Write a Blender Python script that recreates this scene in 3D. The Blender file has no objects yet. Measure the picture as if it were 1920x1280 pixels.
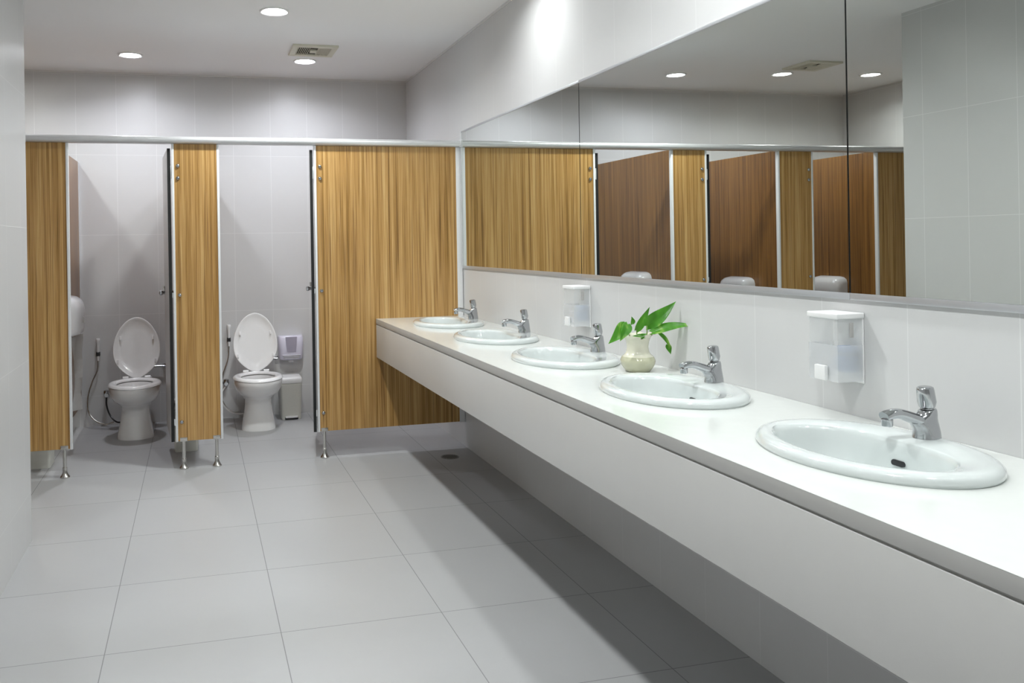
import bpy, bmesh, math, random
from mathutils import Vector, Matrix
random.seed(7)
sc = bpy.context.scene
col = sc.collection
PI = math.pi

# ------------------------------------------------------------------ camera, world, exposure
cam_d = bpy.data.cameras.new('camera')
cam = bpy.data.objects.new('camera', cam_d)
col.objects.link(cam)
yaw, pitch, roll = math.radians(13.8289), math.radians(0.0255), math.radians(-0.9318)
F = Vector((math.sin(yaw)*math.cos(pitch), math.cos(yaw)*math.cos(pitch), math.sin(pitch)))
R0 = Vector((math.cos(yaw), -math.sin(yaw), 0))
U0 = R0.cross(F)
R = R0*math.cos(roll) + U0*math.sin(roll)
U = -R0*math.sin(roll) + U0*math.cos(roll)
cam.matrix_world = Matrix(((R.x, U.x, -F.x, -1.66872), (R.y, U.y, -F.y, -5.12351), (R.z, U.z, -F.z, 1.31588), (0, 0, 0, 1)))
cam_d.sensor_width = 36.0
cam_d.lens = 1564.487/1920*36.0
cam_d.shift_x = 207.546/1920
cam_d.shift_y = -184.856/1920
cam_d.clip_start = 0.02
sc.camera = cam

sc.view_settings.view_transform = 'Standard'
sc.view_settings.look = 'None'
sc.view_settings.gamma = 1
sc.view_settings.exposure = 0.0
sc.view_settings.use_curve_mapping = False
cy = sc.cycles
cy.use_denoising = True
cy.max_bounces = 12
cy.diffuse_bounces = 6
cy.glossy_bounces = 6
cy.transmission_bounces = 10
cy.transparent_max_bounces = 12
cy.caustics_reflective = True
cy.caustics_refractive = False
cy.sample_clamp_indirect = 20.0
cy.use_adaptive_sampling = False
try:
    cy.use_guiding = True
    cy.use_surface_guiding = True
    cy.guiding_training_samples = 64
except Exception:
    pass
w = bpy.data.worlds.new('world'); sc.world = w; w.use_nodes = True
w.node_tree.nodes['Background'].inputs[0].default_value = (.6, .65, .7, 1)
w.node_tree.nodes['Background'].inputs[1].default_value = 0.3

# lamps of the room: (x, y, strength factor, colour)
HC = 2.6228
COOL, WARM = (.915, .945, 1.03), (.955, .99, .985)
LAMP_W = 790.0
LAMPS = [
    (-1.223, -.437, 1.1, WARM, 'round recessed downlight nearest the viewer in the ceiling, lit'),
    (-2.08, .803, .56, COOL, 'lit round downlight in the ceiling above the left toilet cubicle'),
    (-.896, .802, .62, COOL, 'lit round downlight beside the ceiling vent, above the right toilet cubicle'),
    (-2.925, .63, .5, WARM, 'lit round downlight seen only in the middle mirror, beside the mirrored vent'),
    (-3.68, .53, .5, WARM, 'lit round downlight seen only in the near mirror, by its left edge'),
    (-.30, -1.39, .30, WARM, 'round downlight close above the far mirror, throwing a bright patch on the tiles'),
    (-.30, -2.95, .42, WARM, 'round downlight over the counter above the middle and near mirrors'),
    (-.30, -4.5, .40, WARM, 'round downlight over the near end of the counter'),
    (-1.223, -2.35, 1.0, WARM, 'round downlight in the ceiling over the middle of the floor'),
    (-1.223, -4.2, 1.0, WARM, 'round downlight in the ceiling over the viewer'),
]

# ------------------------------------------------------------------ materials
def s2l(c):
    return tuple(((v/12.92) if v <= .04045 else ((v+.055)/1.055)**2.4) for v in c)
def new_mat(name):
    m = bpy.data.materials.new(name); m.use_nodes = True
    return m, m.node_tree, m.node_tree.nodes['Principled BSDF']
def simple(name, rgb, rough=.4, metal=0, spec=.5, coat=0, noise=.0, nscale=30, bump=0):
    m, t, b = new_mat(name)
    b.inputs['Base Color'].default_value = (*rgb, 1)
    b.inputs['Roughness'].default_value = rough
    b.inputs['Metallic'].default_value = metal
    b.inputs['Specular IOR Level'].default_value = spec
    b.inputs['Coat Weight'].default_value = coat
    b.inputs['Coat Roughness'].default_value = .03
    if noise or bump:
        tc = t.nodes.new('ShaderNodeTexCoord')
        n = t.nodes.new('ShaderNodeTexNoise'); n.inputs['Scale'].default_value = nscale; n.inputs['Detail'].default_value = 4
        t.links.new(tc.outputs['Object'], n.inputs['Vector'])
        if noise:
            mx = t.nodes.new('ShaderNodeMix'); mx.data_type = 'RGBA'
            mx.inputs[6].default_value = (*[max(0, c*(1-noise)) for c in rgb], 1)
            mx.inputs[7].default_value = (*[min(1, c*(1+noise)) for c in rgb], 1)
            t.links.new(n.outputs['Fac'], mx.inputs[0]); t.links.new(mx.outputs[2], b.inputs['Base Color'])
        if bump:
            bp = t.nodes.new('ShaderNodeBump'); bp.inputs['Strength'].default_value = bump; bp.inputs['Distance'].default_value = .002
            t.links.new(n.outputs['Fac'], bp.inputs['Height']); t.links.new(bp.outputs[0], b.inputs['Normal'])
    return m
def math_node(t, op, a, b=None):
    n = t.nodes.new('ShaderNodeMath'); n.operation = op
    for i, v in enumerate((a, b)):
        if v is None: continue
        if isinstance(v, (int, float)): n.inputs[i].default_value = v
        else: t.links.new(v, n.inputs[i])
    return n.outputs[0]
def tile_mat(name, rgb, grout, axes, rough, gw=.0025, spec=.5, gmix=1.0, noise=.03):
    """axes: list of (axis index, offset, width)"""
    m, t, b = new_mat(name)
    g = t.nodes.new('ShaderNodeNewGeometry'); sp = t.nodes.new('ShaderNodeSeparateXYZ')
    t.links.new(g.outputs['Position'], sp.inputs[0])
    mask = None; ids = []
    for ax, off, wd in axes:
        v = math_node(t, 'DIVIDE', math_node(t, 'SUBTRACT', sp.outputs[ax], off), wd)
        fl = math_node(t, 'FLOOR', v); ids.append(fl)
        fr = math_node(t, 'SUBTRACT', v, fl)
        d = math_node(t, 'ABSOLUTE', math_node(t, 'SUBTRACT', fr, .5))
        k = math_node(t, 'GREATER_THAN', d, .5-gw/wd/2)
        mask = k if mask is None else math_node(t, 'MAXIMUM', mask, k)
    wn = t.nodes.new('ShaderNodeTexWhiteNoise'); wn.noise_dimensions = '2D'
    cb = t.nodes.new('ShaderNodeCombineXYZ')
    t.links.new(ids[0], cb.inputs[0]); t.links.new(ids[1], cb.inputs[1]); t.links.new(cb.outputs[0], wn.inputs['Vector'])
    n = t.nodes.new('ShaderNodeTexNoise'); n.inputs['Scale'].default_value = 9; n.inputs['Detail'].default_value = 8; n.inputs['Roughness'].default_value = .7
    t.links.new(g.outputs['Position'], n.inputs['Vector'])
    f = math_node(t, 'ADD', math_node(t, 'MULTIPLY', n.outputs['Fac'], .7), math_node(t, 'MULTIPLY', wn.outputs['Value'], .3))
    mx = t.nodes.new('ShaderNodeMix'); mx.data_type = 'RGBA'
    mx.inputs[6].default_value = (*[c*(1-noise) for c in rgb], 1); mx.inputs[7].default_value = (*[c*(1+noise) for c in rgb], 1)
    t.links.new(f, mx.inputs[0])
    m2 = t.nodes.new('ShaderNodeMix'); m2.data_type = 'RGBA'
    m2.inputs[7].default_value = (*grout, 1)
    t.links.new(math_node(t, 'MULTIPLY', mask, gmix), m2.inputs[0]); t.links.new(mx.outputs[2], m2.inputs[6])
    t.links.new(m2.outputs[2], b.inputs['Base Color'])
    rn = math_node(t, 'ADD', math_node(t, 'MULTIPLY', n.outputs['Fac'], .06), rough-.03)
    rr = math_node(t, 'MAXIMUM', rn, math_node(t, 'MULTIPLY', mask, .8))
    t.links.new(rr, b.inputs['Roughness'])
    b.inputs['Specular IOR Level'].default_value = spec
    bp = t.nodes.new('ShaderNodeBump'); bp.inputs['Strength'].default_value = .25; bp.inputs['Distance'].default_value = .001
    t.links.new(math_node(t, 'SUBTRACT', math_node(t, 'MULTIPLY', n.outputs['Fac'], .08), mask), bp.inputs['Height'])
    t.links.new(bp.outputs[0], b.inputs['Normal'])
    return m
def wood_mat(name, stops, rough=.32, seed=0, coat=.15):
    m, t, b = new_mat(name)
    g = t.nodes.new('ShaderNodeNewGeometry')
    mp = t.nodes.new('ShaderNodeMapping'); mp.inputs['Location'].default_value = (seed, seed*1.7, seed*.3); mp.inputs['Scale'].default_value = (1, 1, .011)
    t.links.new(g.outputs['Position'], mp.inputs[0])
    def noise(sc_, det, rgh, dist=0):
        n = t.nodes.new('ShaderNodeTexNoise'); n.inputs['Scale'].default_value = sc_; n.inputs['Detail'].default_value = det
        n.inputs['Roughness'].default_value = rgh; n.inputs['Distortion'].default_value = dist
        t.links.new(mp.outputs[0], n.inputs['Vector']); return n.outputs['Fac']
    a = noise(44, 5, .66, .1); c = noise(170, 3, .65); d = noise(7, 2, .5)
    f = math_node(t, 'ADD', math_node(t, 'MULTIPLY', a, .52), math_node(t, 'ADD', math_node(t, 'MULTIPLY', c, .38), math_node(t, 'MULTIPLY', d, .10)))
    cr = t.nodes.new('ShaderNodeValToRGB')
    e = cr.color_ramp.elements
    while len(e) < len(stops): e.new(.5)
    for el, (p, rgb) in zip(e, stops): el.position = p; el.color = (*s2l(rgb), 1)
    t.links.new(f, cr.inputs[0])
    # sparse dark pores
    pz = noise(105, 2, .5)
    pm = t.nodes.new('ShaderNodeMapRange'); pm.inputs[1].default_value = .56; pm.inputs[2].default_value = .68; pm.inputs[3].default_value = 0; pm.inputs[4].default_value = .6
    t.links.new(pz, pm.inputs[0])
    mx = t.nodes.new('ShaderNodeMix'); mx.data_type = 'RGBA'; mx.blend_type = 'MULTIPLY'
    t.links.new(pm.outputs[0], mx.inputs[0]); t.links.new(cr.outputs[0], mx.inputs[6]); mx.inputs[7].default_value = (.30, .20, .12, 1)
    t.links.new(mx.outputs[2], b.inputs['Base Color'])
    b.inputs['Roughness'].default_value = rough
    b.inputs['Coat Weight'].default_value = coat; b.inputs['Coat Roughness'].default_value = .25
    bp = t.nodes.new('ShaderNodeBump'); bp.inputs['Strength'].default_value = .08; bp.inputs['Distance'].default_value = .001
    t.links.new(c, bp.inputs['Height']); t.links.new(bp.outputs[0], b.inputs['Normal'])
    return m

TW = .2843
WALL = (.60, .60, .60)
GR = (.70, .70, .70)
M = {}
M['tile_right'] = tile_mat('wall_tile_right', WALL, GR, [(1, -1.7491, TW), (2, .222, .595)], .34, gw=.0022)
M['tile_back'] = tile_mat('wall_tile_back', WALL, GR, [(0, -.24, TW), (2, .222, .595)], .34, gw=.0035)
M['tile_left'] = tile_mat('wall_tile_left', (.55, .55, .55), GR, [(1, -1.19, TW), (2, .222, .595)], .3, gw=.0025, spec=.3)
M['tile_end'] = tile_mat('wall_tile_end', WALL, GR, [(0, -2.55, TW), (2, .222, .595)], .34, gw=.0022)
M['floor'] = tile_mat('floor_tile', (.385, .387, .392), (.16, .16, .16), [(0, -.8399, 2*TW), (1, -.5605, 2*TW)], .42, gw=.003, gmix=.75, noise=.05)
M['ceiling'] = simple('ceiling_paint', (.88, .88, .885), .9, noise=.01, nscale=3)
M['trim'] = simple('white_trim', (.7, .7, .69), .5, noise=.02)
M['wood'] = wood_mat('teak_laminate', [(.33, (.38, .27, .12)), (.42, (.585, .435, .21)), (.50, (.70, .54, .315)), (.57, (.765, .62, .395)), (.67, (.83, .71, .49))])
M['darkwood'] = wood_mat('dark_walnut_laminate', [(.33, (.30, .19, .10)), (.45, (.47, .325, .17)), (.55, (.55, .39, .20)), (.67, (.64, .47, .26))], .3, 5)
M['drain_steel'] = simple('dull_drain_steel', (.25, .25, .24), .45, .7, noise=.1)
M['alu'] = simple('satin_aluminium', (.78, .79, .80), .28, .55, noise=.03, nscale=60)
M['alu_white'] = simple('white_aluminium', (.80, .81, .82), .35, .15, noise=.02)
M['chrome'] = simple('chrome', (.50, .51, .525), .10, 1.0, noise=.02)
M['steel'] = simple('brushed_steel', (.62, .61, .58), .22, 1.0, noise=.05)
M['mirror_rail'] = simple('mirror_rail_aluminium', (.56, .575, .60), .3, .6, noise=.02)
M['black'] = simple('black_rubber', (.006, .006, .006), .6, noise=.1)
M['dark'] = simple('dark_plastic', (.02, .02, .022), .35, noise=.1)
M['greyface'] = simple('grey_laminate', (.42, .41, .40), .3, noise=.04)
M['porcelain'] = simple('white_porcelain', (.88, .88, .875), .10, coat=.6, noise=.01, nscale=4)
M['basin'] = simple('basin_porcelain', (.63, .67, .665), .12, coat=.9, noise=.01, nscale=4)
M['seat'] = simple('white_seat_plastic', (.90, .90, .90), .18, coat=.3, noise=.01)
M['plastic'] = simple('white_plastic', (.80, .80, .80), .3, noise=.02)
M['bin'] = simple('cream_plastic', (.72, .72, .66), .35, noise=.02)
M['lilac'] = simple('pale_lilac_plastic', (.70, .68, .80), .25, coat=.2, noise=.02)
M['greyplastic'] = simple('smoky_plastic', (.36, .34, .42), .15, coat=.3, noise=.05)
M['disp'] = simple('dispenser_plastic', (.70, .70, .72), .22, coat=.4, noise=.02)
M['paper'] = simple('tissue_paper', (.80, .80, .79), .9, noise=.04, nscale=80, bump=.4)
M['counter'] = simple('counter_stone', (.66, .68, .66), .16, coat=.2, noise=.03, nscale=26)
M['apron'] = simple('counter_front', (.60, .595, .58), .28, noise=.02, nscale=14)
M['apron_edge'] = simple('shaded_counter_edge', (.44, .435, .42), .4, noise=.02, nscale=14)  # shade on the slab's front edge and gap, put in as a darker colour
M['vase'] = simple('cream_vase_glass', (.72, .70, .58), .12, coat=.5, noise=.08, nscale=12)
M['vase_low'] = simple('vase_water_band', (.50, .50, .36), .1, coat=.6, noise=.15, nscale=18)
M['water'] = simple('water', (.70, .75, .75), .02, noise=.01)
M['vent'] = simple('cream_vent', (.66, .64, .53), .5, noise=.02)
M['ventdark'] = simple('vent_shadow', (.05, .045, .03), .8, noise=.1)
def mirror_mat():
    m, t, b = new_mat('mirror_glass')
    b.inputs['Base Color'].default_value = (.74, .775, .745, 1); b.inputs['Metallic'].default_value = 1; b.inputs['Roughness'].default_value = 0
    return m
M['mirror'] = mirror_mat()
def clear_mat(name, rgb, alpha, rough=.05):
    m, t, b = new_mat(name)
    b.inputs['Base Color'].default_value = (*rgb, 1); b.inputs['Roughness'].default_value = rough
    b.inputs['Alpha'].default_value = alpha; b.inputs['Coat Weight'].default_value = .4
    return m
M['clear'] = clear_mat('clear_plastic', (.80, .82, .82), .20)
M['clear_wet'] = clear_mat('clear_plastic_with_soap', (.80, .815, .83), .32)
M['bluesoap'] = simple('blue_liquid', (.24, .36, .62), .2, noise=.25, nscale=40)
def leaf_mat():
    m, t, b = new_mat('pothos_leaf')
    tc = t.nodes.new('ShaderNodeTexCoord')
    n = t.nodes.new('ShaderNodeTexNoise'); n.inputs['Scale'].default_value = 28; n.inputs['Detail'].default_value = 2
    mp = t.nodes.new('ShaderNodeMapping'); mp.inputs['Scale'].default_value = (1, .5, .5)
    t.links.new(tc.outputs['Object'], mp.inputs[0]); t.links.new(mp.outputs[0], n.inputs['Vector'])
    cr = t.nodes.new('ShaderNodeValToRGB'); e = cr.color_ramp.elements
    e[0].position = .35; e[0].color = (.05, .22, .02, 1); e[1].position = .58; e[1].color = (.13, .42, .05, 1)
    e2 = e.new(.68); e2.color = (.55, .72, .22, 1)
    t.links.new(n.outputs['Fac'], cr.inputs[0]); t.links.new(cr.outputs[0], b.inputs['Base Color'])
    b.inputs['Roughness'].default_value = .3
    b.inputs['Subsurface Weight'].default_value = 0.0
    tr = t.nodes.new('ShaderNodeBsdfTranslucent'); tr.inputs[0].default_value = (.25, .6, .08, 1)
    ms = t.nodes.new('ShaderNodeMixShader'); ms.inputs[0].default_value = .25
    out = t.nodes['Material Output']
    t.links.new(b.outputs[0], ms.inputs[1]); t.links.new(tr.outputs[0], ms.inputs[2]); t.links.new(ms.outputs[0], out.inputs[0])
    return m
M['leaf'] = leaf_mat()
M['stem'] = simple('plant_stem', (.18, .30, .06), .5, noise=.2)
def emis(name, rgb, s):
    m = bpy.data.materials.new(name); m.use_nodes = True; t = m.node_tree
    t.nodes.remove(t.nodes['Principled BSDF'])
    e = t.nodes.new('ShaderNodeEmission'); e.inputs[0].default_value = (*rgb, 1); e.inputs[1].default_value = s
    t.links.new(e.outputs[0], t.nodes['Material Output'].inputs[0]); return m

# ------------------------------------------------------------------ helpers
def obj(name, bm, mat, parent=None, smooth=True, angle=40, loc=None, rot=None):
    me = bpy.data.meshes.new(name)
    bmesh.ops.recalc_face_normals(bm, faces=bm.faces)
    bm.to_mesh(me); bm.free()
    if smooth:
        for p in me.polygons: p.use_smooth = True
        me.set_sharp_from_angle(angle=math.radians(angle))
    o = bpy.data.objects.new(name, me); col.objects.link(o)
    for mm in (mat if isinstance(mat, (list, tuple)) else [mat]): me.materials.append(mm)
    if parent: o.parent = parent
    if loc: o.location = loc
    if rot: o.rotation_euler = rot
    return o
def tag(o, label=None, cat=None, group=None, kind=None):
    if label: o['label'] = label
    if cat: o['category'] = cat
    if group: o['group'] = group
    if kind: o['kind'] = kind
    return o
def empty(name, loc, rz=0):
    o = bpy.data.objects.new(name, None); col.objects.link(o); o.location = loc; o.rotation_euler = (0, 0, rz)
    o.empty_display_size = .05
    return o
def copy_tree(o, parent=None):
    c = o.copy(); col.objects.link(c)
    if parent: c.parent = parent
    for ch in list(o.children): copy_tree(ch, c)
    return c
def box(bm, a, b, bevel=0, seg=2):
    x0, y0, z0 = a; x1, y1, z1 = b
    vs = [bm.verts.new(p) for p in ((x0,y0,z0),(x1,y0,z0),(x1,y1,z0),(x0,y1,z0),(x0,y0,z1),(x1,y0,z1),(x1,y1,z1),(x0,y1,z1))]
    fs = [bm.faces.new([vs[i] for i in f]) for f in ((0,3,2,1),(4,5,6,7),(0,1,5,4),(1,2,6,5),(2,3,7,6),(3,0,4,7))]
    if bevel:
        es = list({e for f in fs for e in f.edges})
        bmesh.ops.bevel(bm, geom=es, offset=bevel, segments=seg, affect='EDGES', profile=.6)
    return bm
def B(a, b, bevel=0, seg=2):
    return box(bmesh.new(), a, b, bevel, seg)
def loft(bm, loops, cap0=False, cap1=False):
    rows = [[bm.verts.new(p) for p in lp] for lp in loops]
    n = len(rows[0])
    for r0, r1 in zip(rows, rows[1:]):
        for i in range(n):
            bm.faces.new((r0[i], r0[(i+1) % n], r1[(i+1) % n], r1[i]))
    if cap0: bm.faces.new(rows[0][::-1])
    if cap1: bm.faces.new(rows[-1])
    return bm
def circ(c, r, n=24, axis=2):
    out = []
    for i in range(n):
        a = 2*PI*i/n; u, v = r*math.cos(a), r*math.sin(a)
        p = [(0, u, v), (u, 0, v), (u, v, 0)][axis]
        out.append((c[0]+p[0], c[1]+p[1], c[2]+p[2]))
    return out
def lathe(bm, prof, c=(0, 0, 0), n=28, axis=2, cap0=True, cap1=True):
    loops = []
    for r, h in prof:
        cc = list(c); cc[axis] += h
        loops.append(circ(cc, max(r, 1e-5), n, axis))
    return loft(bm, loops, cap0, cap1)
def spline(pts, k=6):
    pts = [Vector(p) for p in pts]; out = []
    P = [2*pts[0]-pts[1]] + pts + [2*pts[-1]-pts[-2]]
    for i in range(1, len(P)-2):
        for j in range(k):
            t = j/k; p0, p1, p2, p3 = P[i-1:i+3]
            out.append(.5*((2*p1)+(-p0+p2)*t+(2*p0-5*p1+4*p2-p3)*t*t+(-p0+3*p1-3*p2+p3)*t**3))
    out.append(pts[-1]); return out
def tube(bm, pts, r, n=10, cap=True, sx=1, sy=1):
    pts = [Vector(p) for p in pts]; loops = []; up = None
    for i, p in enumerate(pts):
        d = (pts[min(i+1, len(pts)-1)]-pts[max(i-1, 0)]).normalized()
        if up is None:
            up = Vector((0, 0, 1)) if abs(d.z) < .9 else Vector((1, 0, 0))
        s = d.cross(up).normalized(); up = s.cross(d).normalized()
        rr = r[i] if isinstance(r, (list, tuple)) else r
        loops.append([tuple(p + s*(rr*sx*math.cos(2*PI*j/n)) + up*(rr*sy*math.sin(2*PI*j/n))) for j in range(n)])
    return loft(bm, loops, cap, cap)
def egg(cx, cy_, z, hw, f, bk, n=40, p=2.0):
    """closed loop, half width hw, front extent f (towards -Y), back extent bk"""
    out = []
    for i in range(n):
        a = 2*PI*i/n; c, s = math.cos(a), math.sin(a)
        x = hw*math.copysign(abs(c)**(2/p), c)
        y = math.copysign(abs(s)**(2/p), s); y = y*(bk if y > 0 else f)
        out.append((cx+x, cy_+y, z))
    return out

# ------------------------------------------------------------------ the room
YB, XL, YL, XA, YF = 1.4171, -2.4103, -1.0534, -4.1978, -6.4
def st(name, bm, mat): return tag(obj(name, bm, mat, smooth=False), kind='structure')
st('floor', B((XA-.1, YF-.1, -.1), (.1, YB+.1, 0)), M['floor'])
ceil = st('ceiling', B((XA-.1, YF-.1, HC), (.1, YB+.1, HC+.1)), M['ceiling'])
# round openings for the recessed lamps
bm = bmesh.new()
for L in LAMPS: lathe(bm, [(.066, -.02), (.066, .075)], (L[0], L[1], HC), n=40)
cut = obj('cutter', bm, M['ceiling'], smooth=False)
md = ceil.modifiers.new('holes', 'BOOLEAN'); md.object = cut; md.operation = 'DIFFERENCE'; md.solver = 'EXACT'
bpy.context.view_layer.update()
me2 = bpy.data.meshes.new_from_object(ceil.evaluated_get(bpy.context.evaluated_depsgraph_get()))
ceil.modifiers.clear(); old = ceil.data; ceil.data = me2; bpy.data.meshes.remove(old)
bpy.data.objects.remove(cut)
st('wall_right', B((0, YF-.1, 0), (.1, YB+.1, HC)), M['tile_right'])
st('wall_back', B((XA, YB, 0), (0, YB+.1, HC)), M['tile_back'])
bm = B((XA, YF, 0), (XL, YL, HC))
for f in bm.faces:
    f.normal_update()
    if abs(f.normal.y) > .5: f.material_index = 1
st('wall_left', bm, [M['tile_left'], M['tile_end']])
st('wall_left_alcove', B((XA-.1, YL, 0), (XA, YB+.1, HC)), M['tile_right'])
st('wall_front', B((XL, YF-.1, 0), (0, YF, HC)), M['tile_back'])
st('trim_1', B((XA, YB-.008, HC-.014), (0, YB, HC)), M['trim'])
st('trim_2', B((-.008, YF, HC-.014), (0, YB-.008, HC)), M['trim'])

# ------------------------------------------------------------------ ceiling lights and vents
M['reflector'] = simple('white_reflector', (.78, .78, .77), .45, noise=.01)
def downlight(x, y, f, colr, label):
    RECESS = .0265 if y > 0 else .022
    t = empty('downlight', (x, y, HC)); tag(t, label, 'ceiling light', 'round recessed downlights')
    bm = bmesh.new()
    lathe(bm, [(.056, RECESS), (.0625, .002), (.066, -.005), (.074, -.008), (.082, -.005), (.083, 0)], n=40, cap0=False, cap1=False)
    obj('trim_ring', bm, M['reflector'], t)
    bm = bmesh.new(); bmesh.ops.create_circle(bm, cap_ends=True, radius=.0565, segments=40)
    o = obj('lens', bm, emis('lit_lens', colr, LAMP_W*f), t, smooth=False, loc=(0, 0, RECESS), rot=(PI, 0, 0))
    return t
for L in LAMPS: downlight(*L)
def vent(x, y, label):
    t = empty('ceiling_vent', (x, y, HC)); tag(t, label, 'air vent', 'square ceiling vents')
    h = .15
    bm = bmesh.new()
    for a, b in (((-h, -h, -.014), (h, -h+.045, 0)), ((-h, h-.045, -.014), (h, h, 0)), ((-h, -h+.045, -.014), (-h+.04, h-.045, 0)), ((h-.04, -h+.045, -.014), (h, h-.045, 0))):
        box(bm, a, b, .003)
    obj('frame', bm, M['vent'], t)
    obj('backing', B((-h+.03, -h+.03, -.003), (h-.03, h-.03, -.001)), M['ventdark'], t)
    obj('hub', B((-.022, -.03, -.016), (.022, .03, -.002), .004), M['vent'], t)
    for i in range(18):
        xx = -h+.046+i*(2*h-.092)/17
        if abs(xx) < .024: continue
        s = 1 if xx < 0 else -1
        bm = bmesh.new()
        box(bm, (-.0011, -.104, -.006), (.0011, .104, .006))
        bmesh.ops.rotate(bm, verts=bm.verts, matrix=Matrix.Rotation(s*.7, 3, 'Y'))
        obj('slat', bm, M['vent'], t, loc=(xx, 0, -.0085))
    return t
vent(-.885, .45, 'square cream ceiling vent above the cubicle front, between two downlights')
vent(-2.93, .30, 'square cream ceiling vent seen only in the middle mirror')

# ------------------------------------------------------------------ cubicles
ZB, ZT = .1643, 1.9276
TH = .022
rail = empty('cubicle_head_rail', (-2.1, 0, ZT)); tag(rail, 'long silver rail along the top of the wood cubicle fronts', 'rail')
bm = bmesh.new()
prof = []
for a in range(9):
    an = PI*a/8
    prof.append((-.026*math.sin(an)-.006 if 0 < a < 8 else -.006, .0212-.0212*math.cos(an)))
prof = [(TH+.012, 0)] + prof + [(TH+.012, .0424)]
loft(bm, [[(x, y, z) for y, z in prof] for x in (XA-rail.location.x+.001, 0-rail.location.x-.002)], True, True)
obj('rail_body', bm, M['alu'], rail, angle=30)
obj('wall_bracket', B((2.1-.016, -.034, -.004), (2.1-.001, .036, .046), .003), M['alu'], rail)

def foot(parent, x):
    bm = bmesh.new()
    lathe(bm, [(.027, 0), (.0275, .006), (.019, .017), (.0135, .032), (.0130, .058), (.0105, .060), (.0095, ZB-.002)], (x, .004, 0), n=24)
    o = obj('foot', bm, M['steel'], parent)
    obj('bracket', B((x-.021, -.005, ZB-.003), (x+.021, TH+.005, ZB+.021), .002), M['steel'], o)
def bolt(parent, x, z):
    bm = bmesh.new(); lathe(bm, [(.0115, 0), (.0115, -.003), (.0085, -.008), (.003, -.010)], (x, -.0005, z), n=16, axis=1)
    obj('bolt', bm, M['chrome'], parent)
def panel(x0, x1, label, feet, ltrim=True, rtrim=True, bolts=True):
    t = empty('partition_panel', ((x0+x1)/2, 0, 0)); tag(t, label, 'partition panel', 'wood cubicle front panels')
    cx = (x0+x1)/2
    obj('board', B((x0-cx, 0, ZB), (x1-cx, TH, ZT-.001)), M['wood'], t, smooth=False)
    e = .014
    if ltrim: obj('edge_trim', B((x0-cx-e, -.003, ZB-.004), (x0-cx-.0005, TH+.003, ZT-.001), .0015), M['alu_white'], t)
    if rtrim:
        w_ = e if rtrim is True else rtrim
        obj('edge_trim', B((x1-cx+.0005, -.003, ZB-.004), (x1-cx+w_, TH+.003, ZT-.001), .0015), M['alu_white'], t)
    if bolts:
        for z in (1.797, 1.724, 1.03, .277): bolt(t, x0-cx+.022, z)
    for fx in feet: foot(t, fx-cx)
    return t
panel(-.941, -.040, 'wide wood panel closing the right cubicle, behind the end of the counter', [-.915], rtrim=.036)
panel(-1.788, -1.541, 'narrow wood panel between the two open toilet cubicles, on two steel feet', [-1.757, -1.565])
panel(-2.654, -2.390, 'wood panel at the left end of the fronts, beside the grey tiled corner', [-2.42], bolts=True)
panel(-4.185, -3.230, 'wood panel seen only in the near mirror, next to the mirrored tiled corner', [-3.26], ltrim=False, bolts=False)

def divider(x, label):
    t = empty('cubicle_divider', (x, (TH+YB)/2, 0)); tag(t, label, 'cubicle divider', 'dark wood dividers between the cubicles')
    y0 = TH+.004-(TH+YB)/2; y1 = YB-.004-(TH+YB)/2
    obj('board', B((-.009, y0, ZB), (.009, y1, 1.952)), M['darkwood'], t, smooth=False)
    obj('wall_channel', B((-.013, y1-.018, ZB), (.013, y1+.003, 1.952), .001), M['alu'], t)
    return t
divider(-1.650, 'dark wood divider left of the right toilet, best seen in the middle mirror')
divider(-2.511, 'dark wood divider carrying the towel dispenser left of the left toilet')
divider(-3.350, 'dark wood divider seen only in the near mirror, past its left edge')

def door(hx, swing, label, knob=True):
    """hinged at hx, opened inwards; swing = angle from closed"""
    t = empty('cubicle_door', (hx, .006, 0)); tag(t, label, 'cubicle door', 'open wood cubicle doors')
    L = .545
    # closed door runs towards -X; modelled along +Y and rotated
    obj('board', B((-.009, .004, ZB-.002), (.009, L, 1.898)), [M['greyface']], t, smooth=False)
    obj('edge_strip', B((-.0093, .000, ZB-.004), (.0093, .0040, 1.90)), M['black'], t, smooth=False)
    for z, h in ((1.76, .075), (1.03, .03), (.277, .04)):
        bm = bmesh.new(); box(bm, (.008, -.006, z-h/2), (.0155, .001, z+h/2), .002)
        obj('hinge', bm, M['alu'], t)
    bm = bmesh.new()
    for s in (-1, 1):
        lathe(bm, [(.010, .009*s), (.010, .020*s), (.017, .030*s), (.015, .042*s), (.006, .046*s)], (0, L-.05, 1.02), n=18, axis=0)
    obj('door_knob', bm, M['chrome'], t)
    obj('latch', B((-.022, L-.085, 1.035), (-.0095, L-.03, 1.065), .003), M['steel'], t)
    t.rotation_euler = (0, 0, swing)
    return t
door(-.9715, math.radians(-7.5), 'door of the right cubicle, standing open edge-on beside the wide panel')
door(-1.818, math.radians(4.8), 'door of the left cubicle, standing open edge-on beside the narrow panel')

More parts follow.
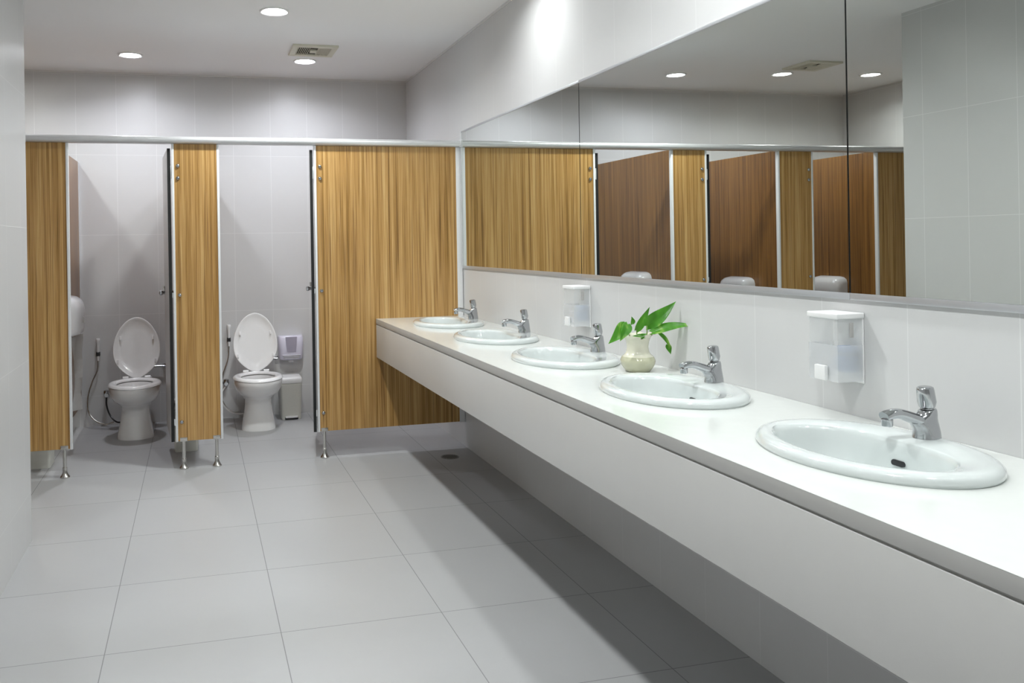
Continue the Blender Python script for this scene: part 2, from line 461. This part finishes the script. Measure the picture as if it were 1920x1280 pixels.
# ------------------------------------------------------------------ toilets
def toilet(loc, label):
    t = empty('toilet', loc); tag(t, label, 'toilet', 'white toilets with raised lids')
    bm = bmesh.new()
    S = [(.0, .122, .105, .30), (.012, .122, .105, .30), (.05, .115, .098, .30), (.12, .100, .088, .30), (.19, .092, .082, .30), (.225, .095, .10, .29),
         (.245, .118, .145, .27), (.270, .146, .190, .24), (.300, .164, .222, .22), (.335, .172, .240, .20), (.358, .173, .244, .195), (.364, .169, .240, .192)]
    loops = [egg(0, 0, z, hw, f, b, 48, 2.15) for z, hw, f, b in S]
    loops += [egg(0, -.01, .363, .125, .185, .14, 48), egg(0, -.01, .345, .118, .175, .13, 48), egg(0, 0, .28, .10, .13, .10, 48), egg(0, 0, .20, .05, .07, .05, 48)]
    loft(bm, loops, True, True)
    box(bm, (-.10, .13, .19), (.10, .40, .362), .02, 3)
    obj('bowl', bm, M['porcelain'], t, angle=50)
    bm = bmesh.new(); bm.faces.new([bm.verts.new(p) for p in egg(0, 0, .235, .072, .1, .07, 32)])
    obj('water', bm, M['water'], t, smooth=False)
    # seat ring
    bm = bmesh.new()
    prof = [(0, .000), (.004, .010), (.014, .017), (.030, .018), (.048, .014), (.056, .006), (.055, 0)]
    loops = []
    for d, h in prof:
        loops.append(egg(0, -.005, .369+h, .178-d, .244-d*1.1, .195-d, 56))
    loops.append(loops[0])
    loft(bm, loops)
    obj('seat', bm, M['seat'], t, angle=60)
    # lid, standing up against the wall side; built in its own plane then tilted back
    bm = bmesh.new()
    def lidloop(off, yy, n=56):
        out = []
        for i in range(n):
            a = 2*PI*i/n; c, s = math.cos(a), math.sin(a)
            zz = s*(.235 if s > 0 else .205); ww = .163*(1-.10*s*s if s > 0 else 1-.42*s*s*s*s)
            k = 1-off/.163
            out.append((ww*c*k, yy, .205+zz*k))
        return out
    loft(bm, [lidloop(.03, .006), lidloop(.006, 0), lidloop(.0, -.006), lidloop(.002, -.011), lidloop(.010, -.011), lidloop(.016, -.006), lidloop(.06, -.002)], True, True)
    lid = obj('lid', bm, M['seat'], t, loc=(0, .19, .376), rot=(math.radians(-9), 0, 0), angle=50)
    for sx in (-1, 1):
        for z, xx in ((.29, .112), (.125, .128)):
            obj('bumper', B((sx*xx-.006, -.018, z-.014), (sx*xx+.006, -.0025, z+.014), .003), M['seat'], lid)
    for sx in (-1, 1):
        obj('hinge', lathe(bmesh.new(), [(.014, -.02), (.014, .02)], (sx*.075, .185, .383), n=14, axis=0), M['seat'], t)
    return t
toilet((-2.095, .955, 0), 'white toilet with lid raised in the left cubicle, steel spray hose at its side')
toilet((-1.250, .965, 0), 'white toilet with lid raised in the right cubicle, beside a pedal bin')

# bidet sprays
def spray(x, z, label, pts, headmat='plastic'):
    t = empty('bidet_spray', (x, YB, z)); tag(t, label, 'bidet spray', 'bidet sprays on the back wall')
    obj('wall_holder', B((-.014, -.034, -.016), (.014, -.001, .016), .006, 3), M['dark'], t)
    bm = bmesh.new()
    lathe(bm, [(.007, -.05), (.009, -.02), (.0095, .05), (.011, .075), (.014, .092), (.016, .104), (.013, .114)], (0, -.024, 0), n=16)
    obj('spray_head', bm, M[headmat], t)
    bm = bmesh.new()
    tube(bm, spline([(px-x, py-YB, pz-z) for px, py, pz in pts], 8), .0055, 8)
    obj('hose', bm, M['steel'], t)
    return t
spray(-2.382, .535, 'hand spray with a looping steel hose, on the wall left of the left toilet',
      [(-2.382, YB-.024, .49), (-2.387, YB-.026, .42), (-2.425, YB-.03, .33), (-2.455, YB-.035, .22), (-2.45, YB-.06, .12), (-2.40, YB-.1, .06), (-2.33, YB-.13, .035), (-2.27, YB-.14, .05)])
spray(-1.435, .60, 'bidet spray mostly hidden behind the raised lid of the right toilet',
      [(-1.435, YB-.024, .55), (-1.445, YB-.03, .45), (-1.49, YB-.04, .32), (-1.50, YB-.05, .2), (-1.48, YB-.06, .12), (-1.42, YB-.1, .06), (-1.36, YB-.14, .07)])
def stop_valve(x, z, label, pts, hm):
    t = empty('angle_valve', (x, YB, z)); tag(t, label, 'valve', 'chrome angle valves on the back wall')
    bm = bmesh.new(); lathe(bm, [(.024, -.001), (.024, -.006), (.011, -.009), (.011, -.05), (.014, -.052), (.014, -.075)], (0, 0, 0), n=20, axis=1)
    obj('valve_body', bm, M['chrome'], t)
    bm = bmesh.new(); lathe(bm, [(.019, 0), (.021, .008), (.019, .022), (.008, .026)], (0.0, -.062, .012), n=10)
    obj('valve_handle', bm, M['chrome'], t)
    bm = bmesh.new(); tube(bm, spline([(px-x, py-YB, pz-z) for px, py, pz in pts], 8), .006, 8)
    obj('supply_hose', bm, M[hm], t)
stop_valve(-2.325, .235, 'chrome angle valve low on the wall left of the left toilet',
           [(-2.325, YB-.06, .225), (-2.325, YB-.06, .16), (-2.30, YB-.08, .09), (-2.25, YB-.12, .045), (-2.19, YB-.15, .05)], 'dark')
stop_valve(-1.462, .27, 'chrome angle valve with a white hose left of the right toilet',
           [(-1.462, YB-.06, .26), (-1.50, YB-.06, .19), (-1.49, YB-.075, .12), (-1.43, YB-.10, .06), (-1.36, YB-.14, .05), (-1.32, YB-.16, .06)], 'plastic')
def flush(x0, x1, z, label):
    t = empty('flush_pipe', (x0, YB, z)); tag(t, label, 'pipe', 'chrome pipes behind the raised lids')
    bm = bmesh.new(); tube(bm, [(0, -.03, 0), (x1-x0, -.03, 0)], .0075, 12)
    obj('pipe', bm, M['chrome'], t)
    bm = bmesh.new(); lathe(bm, [(.016, -.001), (.016, -.006), (.008, -.008), (.008, -.03)], (x1-x0-.012, 0, 0), n=16, axis=1)
    obj('wall_flange', bm, M['chrome'], t)
flush(-2.06, -1.905, .425, 'short chrome pipe showing right of the left toilet lid')
flush(-1.22, -1.062, .440, 'short chrome pipe just showing right of the right toilet lid')

# pedal bins
def pedal_bin(x, y, label, rz=0):
    t = empty('pedal_bin', (x, y, 0)); tag(t, label, 'bin', 'cream plastic pedal bins')
    bm = bmesh.new()
    def rr(hw, y0, y1, z, r=.018):
        out = []
        for cx_, cy_, a0 in ((hw-r, y1-r, 0), (-hw+r, y1-r, PI/2), (-hw+r, y0+r, PI), (hw-r, y0+r, 1.5*PI)):
            for k in range(5):
                a = a0+PI/2*k/4; out.append((cx_+r*math.cos(a), cy_+r*math.sin(a), z))
        return out
    loft(bm, [rr(.072, .006, .17, .0), rr(.074, .004, .172, .008), rr(.080, 0, .178, .258), rr(.082, -.002, .18, .262), rr(.082, -.002, .18, .270), rr(.078, .002, .176, .272)], True, True)
    obj('bin_body', bm, M['bin'], t, angle=35)
    bm = bmesh.new()
    loft(bm, [rr(.0835, -.004, .182, .274), rr(.085, -.006, .184, .280), rr(.085, -.006, .184, .302), rr(.079, 0, .178, .315), rr(.066, .012, .165, .319)], True, True)
    obj('lid', bm, M['plastic'], t, angle=50)
    obj('pedal_recess', B((-.050, .002, .001), (.050, .010, .020), .002), M['dark'], t)
    obj('pedal', B((-.046, -.016, .016), (.046, .004, .028), .004), M['plastic'], t)
    t.rotation_euler.z = rz
pedal_bin(-.988, 1.185, 'cream pedal bin on the floor right of the right toilet')
pedal_bin(-1.748, .590, 'cream pedal bin mostly hidden behind the narrow wood panel', PI)
pedal_bin(-2.612, .42, 'cream pedal bin showing only below the leftmost wood panel', PI)

# toilet paper holder on the back wall
t = empty('paper_holder', (-.967, YB, .42)); tag(t, 'pale lilac toilet paper holder on the wall above the pedal bin', 'paper holder')
bm = bmesh.new()
def ph(hw, z, d, n=13):
    out = [(hw, -.001, z)]
    for i in range(n):
        a = PI*i/(n-1); out.append((hw*math.copysign(abs(math.cos(a))**.5, math.cos(a)), -.012-d*abs(math.sin(a))**.45, z))
    out.append((-hw, -.001, z)); return out
loft(bm, [ph(.082, .008, .06), ph(.090, .018, .075), ph(.094, .05, .085), ph(.096, .12, .085), ph(.097, .18, .078), ph(.092, .193, .068)], True, True)
obj('cover', bm, M['lilac'], t, angle=35)
bm = bmesh.new()
loft(bm, [[(-.034, -.102, .075), (.034, -.102, .075), (.040, -.100, .125), (.044, -.094, .188), (-.044, -.094, .188), (-.040, -.100, .125)],
          [(-.034, -.09, .075), (.034, -.09, .075), (.040, -.09, .125), (.044, -.085, .188), (-.044, -.085, .188), (-.040, -.09, .125)]], True, True)
obj('window', bm, M['greyplastic'], t, smooth=False)
for i in range(3):
    obj('rib', B((-.07+.006*i, -.102, .046-.011*i), (.07-.006*i, -.088, .050-.011*i), .001), M['disp'], t)
obj('latch', B((-.018, -.06, -.012), (.020, -.03, .009), .004), M['disp'], t)

# towel dispensers on the dividers
def dispenser(x, y, z, label, paper):
    t = empty('towel_dispenser', (x, y, z)); tag(t, label, 'towel dispenser', 'white rounded towel dispensers on the dividers')
    bm = bmesh.new()
    def sec(k, yy):
        pts = [(0.001, 0.02), (.085, .02), (.108, .028), (.117, .06), (.119, .16), (.114, .205), (.098, .238), (.07, .258), (.03, .266), (.001, .266)]
        return [(px*(.55+.45*k), yy, .02+(pz-.02)*(.80+.20*k)) for px, pz in pts]
    loft(bm, [sec(0, -.165), sec(.55, -.155), sec(.85, -.13), sec(1, -.09), sec(1, .09), sec(.85, .13), sec(.55, .155), sec(0, .165)], True, True)
    obj('cover', bm, M['disp'], t, angle=45)
    obj('base', B((.001, -.14, .004), (.055, .14, .0195), .003), M['plastic'], t)
    obj('lock', B((.117, -.015, .09), (.124, .015, .13), .003), M['greyface'], t)
    if paper:
        bm = bmesh.new()
        nz = 16; rows = []
        for i in range(nz+1):
            zz = .01 - .475*i/nz
            rows.append([(.060+.028*math.sin(j*2.2+i*.22)*(.3+.7*i/nz)+.038*j/4*(1), -.115+.23*j/4, zz) for j in range(5)])
        vs = [[bm.verts.new(p) for p in r] for r in rows]
        for a, b in zip(vs, vs[1:]):
            for j in range(4): bm.faces.new((a[j], a[j+1], b[j+1], b[j]))
        bmesh.ops.solidify(bm, geom=bm.faces[:], thickness=.003)
        o = obj('paper_towel', bm, M['paper'], t)
    return t
dispenser(-2.501, .60, .745, 'rounded towel dispenser with a long paper sheet hanging, left of the left toilet', True)
dispenser(-1.640, .63, .805, 'leftmost of the rounded towel dispensers reflected in the middle mirror', False)
dispenser(-3.340, .60, .73, 'rightmost of the rounded towel dispensers reflected in the middle mirror, at the seam', False)

# ------------------------------------------------------------------ counter
XC, ZC, ZA, YE = -.5793, .8453, .6033, -5.6
BX, BA, BB = -.266, .198, .269
BY = [-.522, -1.300, -2.078, -2.842, -3.615]
ct = empty('vanity_counter', (XC/2, -2.8, ZA)); tag(ct, 'long white stone counter with a deep front, running along the mirror wall', 'counter')
O = ct.location
bm = bmesh.new()
bounds = [-.001] + [(a+b)/2 for a, b in zip(BY, BY[1:])] + [BY[-1]-.389]
X0, X1 = XC, -.001
def vtx(x, y, z): return bm.verts.new((x-O.x, y-O.y, z-O.z))
for i, yc in enumerate(BY):
    y1, y0 = bounds[i], bounds[i+1]
    N = 48
    angs = sorted(set([2*PI*k/N for k in range(N)] + [math.atan2(yy-yc, xx-BX) % (2*PI) for xx in (X0, X1) for yy in (y0, y1)]))
    inn, out, low = [], [], []
    for a in angs:
        c, s = math.cos(a), math.sin(a)
        tt = min([((X1-BX)/c if c > 1e-9 else 9), ((X0-BX)/c if c < -1e-9 else 9), ((y1-yc)/s if s > 1e-9 else 9), ((y0-yc)/s if s < -1e-9 else 9)])
        r_ = 1/math.sqrt((c/(BA-.02))**2+(s/(BB-.02))**2)
        inn.append(vtx(BX+r_*c, yc+r_*s, ZC)); low.append(vtx(BX+r_*c, yc+r_*s, ZC-.03)); out.append(vtx(BX+tt*c, yc+tt*s, ZC))
    n = len(angs)
    for k in range(n):
        j = (k+1) % n
        bm.faces.new((inn[k], inn[j], out[j], out[k])); bm.faces.new((low[k], low[j], inn[j], inn[k]))
yl = bounds[-1]
bm.faces.new([vtx(X0, yl, ZC), vtx(X1, yl, ZC), vtx(X1, YE, ZC), vtx(X0, YE, ZC)])
bmesh.ops.remove_doubles(bm, verts=bm.verts, dist=1e-5)
obj('worktop', bm, M['counter'], ct, smooth=False)
ZE = ZC-.032
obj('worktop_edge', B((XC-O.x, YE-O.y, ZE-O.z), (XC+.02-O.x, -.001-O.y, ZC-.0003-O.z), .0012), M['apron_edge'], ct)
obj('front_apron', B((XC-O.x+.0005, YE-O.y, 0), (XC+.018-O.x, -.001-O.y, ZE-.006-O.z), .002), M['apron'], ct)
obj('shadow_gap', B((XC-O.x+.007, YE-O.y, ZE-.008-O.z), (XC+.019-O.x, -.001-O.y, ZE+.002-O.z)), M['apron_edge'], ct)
obj('end_panel', B((XC+.002-O.x, YE-.018-O.y, 0), (-.001-O.x, YE-O.y, ZC-O.z)), M['apron'], ct)

# basins
def basin():
    t = empty('wash_basin', (BX, BY[0], ZC))
    n = 72
    def el(z, a, b, cx=0, p=2.0): 
        out = []
        for i in range(n):
            an = 2*PI*i/n; c, s = math.cos(an), math.sin(an)
            out.append((cx+a*math.copysign(abs(c)**(2/p), c), b*math.copysign(abs(s)**(2/p), s), z))
        return out
    def inner(z, k, q=0.0):
        """bowl opening, flattened towards the tap deck at +X"""
        out = []
        a, b, cx = .128*k, .212*k, -.030
        for i in range(n):
            an = 2*PI*i/n; c, s = math.cos(an), math.sin(an)
            x = a*c; 
            if c > 0: x = a*c*(1-.17*math.exp(-(s/.52)**2)*(1-q))*1.06
            out.append((cx+x, b*s, z))
        return out
    loops = [el(-.004, BA-.016, BB-.016), el(-.0006, BA-.003, BB-.003), el(.006, BA, BB), el(.014, BA-.001, BB-.001), el(.021, BA-.008, BB-.008), el(.0245, BA-.018, BB-.018),
             el(.0250, BA-.028, BB-.030, -.001), el(.0235, BA-.038, BB-.040, -.004)]
    loops += [inner(.0225, 1.03), inner(.0195, 1.0), inner(.010, .975), inner(-.012, .95), inner(-.045, .90, .3), inner(-.080, .80, .6), inner(-.108, .64, 1), inner(-.122, .42, 1), inner(-.126, .16, 1)]
    bm = bmesh.new(); loft(bm, loops, False, True)
    # underside shell
    bm2 = bmesh.new()
    loft(bm2, [el(-.001, BA-.030, BB-.030), inner(-.02, 1.02), inner(-.06, .97, .5), inner(-.10, .80, 1), inner(-.13, .55, 1), inner(-.140, .2, 1)], False, True)
    me = bpy.data.meshes.new('tmp'); bm2.to_mesh(me); bm.from_mesh(me); bm2.free(); bpy.data.meshes.remove(me)
    obj('bowl', bm, M['basin'], t, angle=60)
    # overflow slot on the rear wall of the bowl
    bm = bmesh.new()
    lp = []
    for i in range(20):
        a = 2*PI*i/20; yy = .0065*math.cos(a)+(.011 if math.cos(a) > 0 else -.011); lp.append((yy, .0062*math.sin(a)))
    loft(bm, [[(.0735+.20*z_, y_, -.026+z_) for y_, z_ in lp], [(.086+.20*z_, y_, -.026+z_) for y_, z_ in lp]], True, True)
    obj('overflow_slot', bm, M['dark'], t)
    bm = bmesh.new(); lathe(bm, [(.024, -.1275), (.026, -.1225), (.017, -.1205), (.014, -.1235), (.001, -.1235)], (-.03, 0, 0), n=24)
    obj('drain', bm, M['chrome'], t)
    return t
def tap():
    t = empty('push_tap', (-.108, BY[0], ZC+.0245))
    bm = bmesh.new()
    # body: leaning column
    def ring(cx, z, rx, ry, tilt=0, n=28):
        return [(cx+rx*math.cos(2*PI*i/n), ry*math.sin(2*PI*i/n), z+tilt*math.cos(2*PI*i/n)) for i in range(n)]
    loft(bm, [ring(-.0015, -.0015, .0300, .026), ring(-.0015, .002, .0300, .026), ring(-.0015, .013, .0290, .0245), ring(-.005, .024, .0310, .0225), ring(-.0095, .034, .0350, .0195), ring(-.008, .042, .0320, .0185),
              ring(-.001, .050, .0235, .0185), ring(.001, .056, .0200, .0180, .003), ring(.001, .060, .0185, .0170, .003), ring(.001, .0615, .015, .0145, .003)], True, True)
    pts = spline([(-.010, 0, .033), (-.026, 0, .039), (-.048, 0, .0475), (-.075, 0, .056), (-.098, 0, .056), (-.114, 0, .0515)], 6)
    nn = len(pts); rad = [.0185-.0045*min(1, i/(nn*.60)) for i in range(nn)]
    tube(bm, pts, rad, 20, True, sx=1.0, sy=.80)
    obj('body', bm, M['chrome'], t, angle=50)
    bm = bmesh.new(); lathe(bm, [(.0105, -.012), (.0115, -.010), (.0115, .003), (.009, .005)], (-.106, 0, .043), n=22)
    obj('aerator', bm, M['chrome'], t)
    bm = bmesh.new()
    lathe(bm, [(.0125, .0), (.0125, .006), (.0165, .009), (.0195, .020), (.0185, .032), (.0175, .046), (.0165, .051), (.013, .0535)], (0, 0, 0), n=24)
    # flattened front scoop of the push button
    for v in bm.verts:
        if v.co.x < -.006 and .006 < v.co.z < .043: v.co.x += (-.006-v.co.x)*.35*(1-abs(v.co.z-.022)/.024)
    obj('push_button', bm, M['chrome'], t, loc=(.001, 0, .058), rot=(0, math.radians(-6), 0))
    bm = bmesh.new(); lathe(bm, [(.0135, 0), (.0135, .004)], (0, 0, 0), n=22)
    obj('collar', bm, M['dark'], t, loc=(.001, 0, .0575))
    return t
b0, t0 = basin(), tap()
order = ['farthest, against the wood panel', 'second from the wood panel', 'third from the wood panel, left of the vase', 'second nearest, in front of the vase', 'nearest and largest in view, at the right edge']
torder = ['on the farthest basin, against the wood panel', 'on the second basin from the wood panel', 'on the third basin, just left of the vase', 'on the basin right of the vase', 'on the nearest basin, right of the near soap dispenser']
for i, y in enumerate(BY):
    b = b0 if i == 0 else copy_tree(b0); b.location = (BX, y, ZC)
    tag(b, 'oval white drop-in basin in the counter, ' + order[i], 'wash basin', 'oval basins set in the counter')
    t = t0 if i == 0 else copy_tree(t0); t.location = (-.108, (-.508, -1.288, -2.060, -2.832, -3.611)[i], ZC+.0245)
    tag(t, 'chrome push-button tap ' + torder[i], 'tap', 'chrome push taps on the basins')

# ------------------------------------------------------------------ mirrors
MZ0, MZ1 = 1.1549, 2.0259
def mirror(y0, y1, label):
    t = empty('wall_mirror', (0, (y0+y1)/2, MZ0)); tag(t, label, 'mirror', 'frameless mirrors in a row along the wall')
    h = (y0-y1)/2; H = MZ1-MZ0
    obj('mirror_glass', B((-.008, -h+.0028, .012), (-.003, h-.0028, H-.012)), M['mirror'], t, smooth=False)
    obj('bottom_rail', B((-.0095, -h+.0003, -.006), (-.001, h-.0003, .0118), .002), M['mirror_rail'], t)
    obj('top_rail', B((-.0095, -h+.0003, H-.0118), (-.001, h-.0003, H), .002), M['mirror_rail'], t)
    obj('backing_board', B((-.0029, -h+.0005, .0118), (-.001, h-.0005, H-.0118)), M['dark'], t, smooth=False)
    return t, h, H
t, h, H = mirror(-.0235, -1.718, 'far mirror, from the wood panel to the first thin seam')
obj('side_rail', B((-.012, h-.001, -.006), (-.001, h+.005, H), .001), M['alu'], t)
mirror(-1.718, -3.2827, 'middle mirror, reflecting the open cubicles between the two seams')
mirror(-3.2827, -4.86, 'nearest mirror, reflecting the plain tiled wall, at the right edge')

# ------------------------------------------------------------------ soap dispensers
def soap(y, label):
    W2, D, H = .050, .080, .180
    t = empty('soap_dispenser', (0, y, .935)); tag(t, label, 'soap dispenser', 'clear wall soap dispensers')
    obj('back_plate', B((-.005, -W2-.002, 0), (-.001, W2+.002, .170), .001), M['plastic'], t)
    bm = bmesh.new()
    T = .0018
    for a, b in (((-D, -W2, .012), (-D+T, W2, .168)), ((-D+T, -W2, .012), (-.0055, -W2+T, .168)), ((-D+T, W2-T, .012), (-.0055, W2, .168)), ((-D+T, -W2+T, .012), (-.0055, W2-T, .012+T))):
        box(bm, a, b)
    obj('tank', bm, M['clear'], t, smooth=False)
    bm = bmesh.new()
    for a, b in (((-D-.0015, -W2-.0015, .006), (-D-.0003, W2+.0015, .100)), ((-D-.0003, -W2-.0015, .006), (-.0055, -W2-.0004, .100)), ((-D-.0003, W2+.0004, .006), (-.0055, W2+.0015, .100))):
        box(bm, a, b)
    obj('lower_cover', bm, M['clear_wet'], t, smooth=False)
    bm = bmesh.new()
    box(bm, (-.050, -.042, .028), (-.010, -.006, .072), .006); box(bm, (-.050, -.042, .077), (-.010, -.010, .096), .004)
    obj('liquid_soap', bm, M['bluesoap'], t)
    obj('pump', B((-.074, -.012, .020), (-.053, .014, .070), .004), M['plastic'], t)
    obj('lid', B((-D-.005, -W2-.005, .168), (-.001, W2+.005, .1825), .0035, 3), M['plastic'], t)
    obj('push_button', B((-D-.013, -.018, .008), (-D-.002, .020, .046), .0025), M['plastic'], t)
    bm = bmesh.new(); box(bm, (-.045, -W2-.0025, .120), (-.033, -W2-.0006, .158), .0008)
    obj('level_window', bm, M['greyface'], t)
    return t
soap(-1.735, 'clear soap dispenser on the wall below the far mirror, above the third tap')
soap(-3.268, 'clear soap dispenser on the wall below the near mirror seam, nearest the viewer')

# ------------------------------------------------------------------ vase with pothos
VX, VY = -.140, -2.425
v = empty('vase', (VX, VY, ZC)); tag(v, 'small cream vase with a round belly and flared rim, between two basins', 'vase')
bm = bmesh.new()
lathe(bm, [(p.x, p.z) for p in spline([(.040, 0, .0), (.044, 0, .003), (.054, 0, .016), (.0605, 0, .031), (.0605, 0, .042), (.055, 0, .054)], 6)], n=48, cap0=True, cap1=False)
obj('belly', bm, M['vase_low'], v)
bm = bmesh.new()
lathe(bm, [(p.x, p.z) for p in spline([(.055, 0, .054), (.0465, 0, .061), (.0405, 0, .070), (.0382, 0, .086), (.0400, 0, .103), (.0450, 0, .118), (.0520, 0, .128), (.0575, 0, .132), (.0565, 0, .1328), (.0490, 0, .127), (.0415, 0, .115), (.0365, 0, .09), (.0375, 0, .070)], 4)], n=48, cap0=False, cap1=False)
for q in bm.verts:
    if q.co.z > .12:
        a = math.atan2(q.co.y, q.co.x); k = 1+.05*math.sin(8*a)*(q.co.z-.12)/.013; q.co.x *= k; q.co.y *= k; q.co.z += .003*math.sin(8*a)
obj('neck', bm, M['vase'], v)
pl = empty('pothos_plant', (VX, VY, ZC+.10)); tag(pl, 'bright green leafy cutting with pointed leaves standing in the vase', 'plant')
PO = pl.location
def leaf(base, tip, width, nrm=(0, -1, .3), droop=.012, fold=.25, curl=0):
    base, tip = Vector(base), Vector(tip); d = tip-base; L = d.length; dn = d.normalized()
    n_ = Vector(nrm); s = dn.cross(n_).normalized(); n_ = s.cross(dn).normalized()
    N, Mx = 18, 8
    bm = bmesh.new(); rows = []; width *= 1.25
    for i in range(N+1):
        u = i/N
        wd = width*(math.sin(PI*min(1, u*1.0)**.62)**.85)*(1-.35*u) if 0 < u < 1 else .0005
        if u < .12: wd = width*(.45+.55*(u/.12))*math.sin(PI*.12**.62)**.85
        c = base + d*u + n_*(droop*math.sin(PI*u)) + s*(curl*math.sin(PI*u))
        if u == 0: c = c
        row = []
        for j in range(-Mx//2, Mx//2+1):
            q = j/(Mx/2)
            back = -.08*L*(abs(q))*(1-u)**6    # heart-shaped lobes
            row.append(bm.verts.new(c + s*(wd*q) + n_*(fold*wd*abs(q)) + dn*back - PO))
        rows.append(row)
    for a, b in zip(rows, rows[1:]):
        for j in range(Mx): bm.faces.new((a[j], a[j+1], b[j+1], b[j]))
    bmesh.ops.solidify(bm, geom=bm.faces[:], thickness=.0006)
    return obj('leaf', bm, M['leaf'], pl, angle=80)
def stem(pts, r=.0018):
    bm = bmesh.new(); tube(bm, spline([Vector(p)-PO for p in pts], 5), r, 8)
    obj('stem', bm, M['stem'], pl)
RV = Vector((.971, -.239, 0)); FV = Vector((.239, .971, 0))
def at(u, vv, dep=0):
    """point near the vase from offsets measured in 1/480 m to the right / up of its foot"""
    return Vector((VX, VY, ZC)) + RV*((u-1197)/497) + Vector((0, 0, (695-vv)/497)) + FV*dep
m0 = at(1197, 640)
leaf(at(1172, 612, -.02), at(1139, 643, -.05), .022, (.3, -.9, .6), .016, .35)
leaf(at(1176, 610, -.03), at(1158, 638, -.06), .017, (-.1, -1, .4), .010, .3)
leaf(at(1195, 622, 0), at(1221, 582, .01), .018, (.5, -.8, .3), .006, .25, -.006)
leaf(at(1190, 612, .01), at(1187, 598, .0), .009, (0, -1, .2), .003, .2)
leaf(at(1215, 616, .01), at(1263, 572, -.02), .024, (-.4, -.8, .5), .010, .3, .008)
leaf(at(1221, 626, -.02), at(1291, 612, -.06), .019, (.0, -.7, .8), .012, .25)
leaf(at(1233, 628, .0), at(1252, 660, -.03), .011, (.4, -.9, .2), .008, .4)
leaf(at(1247, 648, -.02), at(1251, 664, -.03), .009, (-.4, -.9, .2), .003, .5)
leaf(at(1202, 633, -.05), at(1181, 630, -.055), .010, (0, -.5, .8), .004, .2)
leaf(at(1196, 634, -.045), at(1206, 626, -.05), .009, (.3, -.6, .7), .003, .3)
stem([at(1193, 665), at(1188, 645, -.02), at(1178, 628, -.03), at(1174, 611, -.025)])
stem([at(1197, 665), at(1196, 645), at(1196, 630), at(1195, 620)])
stem([at(1198, 665), at(1210, 640), at(1214, 628), at(1215, 615, .01)], .0022)
stem([at(1200, 665), at(1212, 640, -.01), at(1217, 632, -.015), at(1222, 625, -.02)])
stem([at(1202, 665), at(1216, 636, -.01), at(1224, 631), at(1234, 628)])

# ------------------------------------------------------------------ floor drain
t = empty('floor_drain', (-.175, -.215, 0)); tag(t, 'round steel drain grate in the floor beneath the far end of the counter', 'floor drain')
bm = bmesh.new(); lathe(bm, [(.056, .0003), (.055, .0025), (.048, .003), (.047, .0012)], n=36, cap0=False, cap1=False)
obj('rim', bm, M['drain_steel'], t)
bm = bmesh.new(); lathe(bm, [(.0475, .0004), (.0475, .0010)], n=36)
obj('drain_well', bm, M['ventdark'], t)
bm = bmesh.new()
for i in range(9):
    x = -.04+.01*i; L = math.sqrt(max(0, .047**2-x*x)); box(bm, (x-.0017, -L, .0011), (x+.0017, L, .0027))
obj('grate', bm, M['drain_steel'], t, smooth=False)
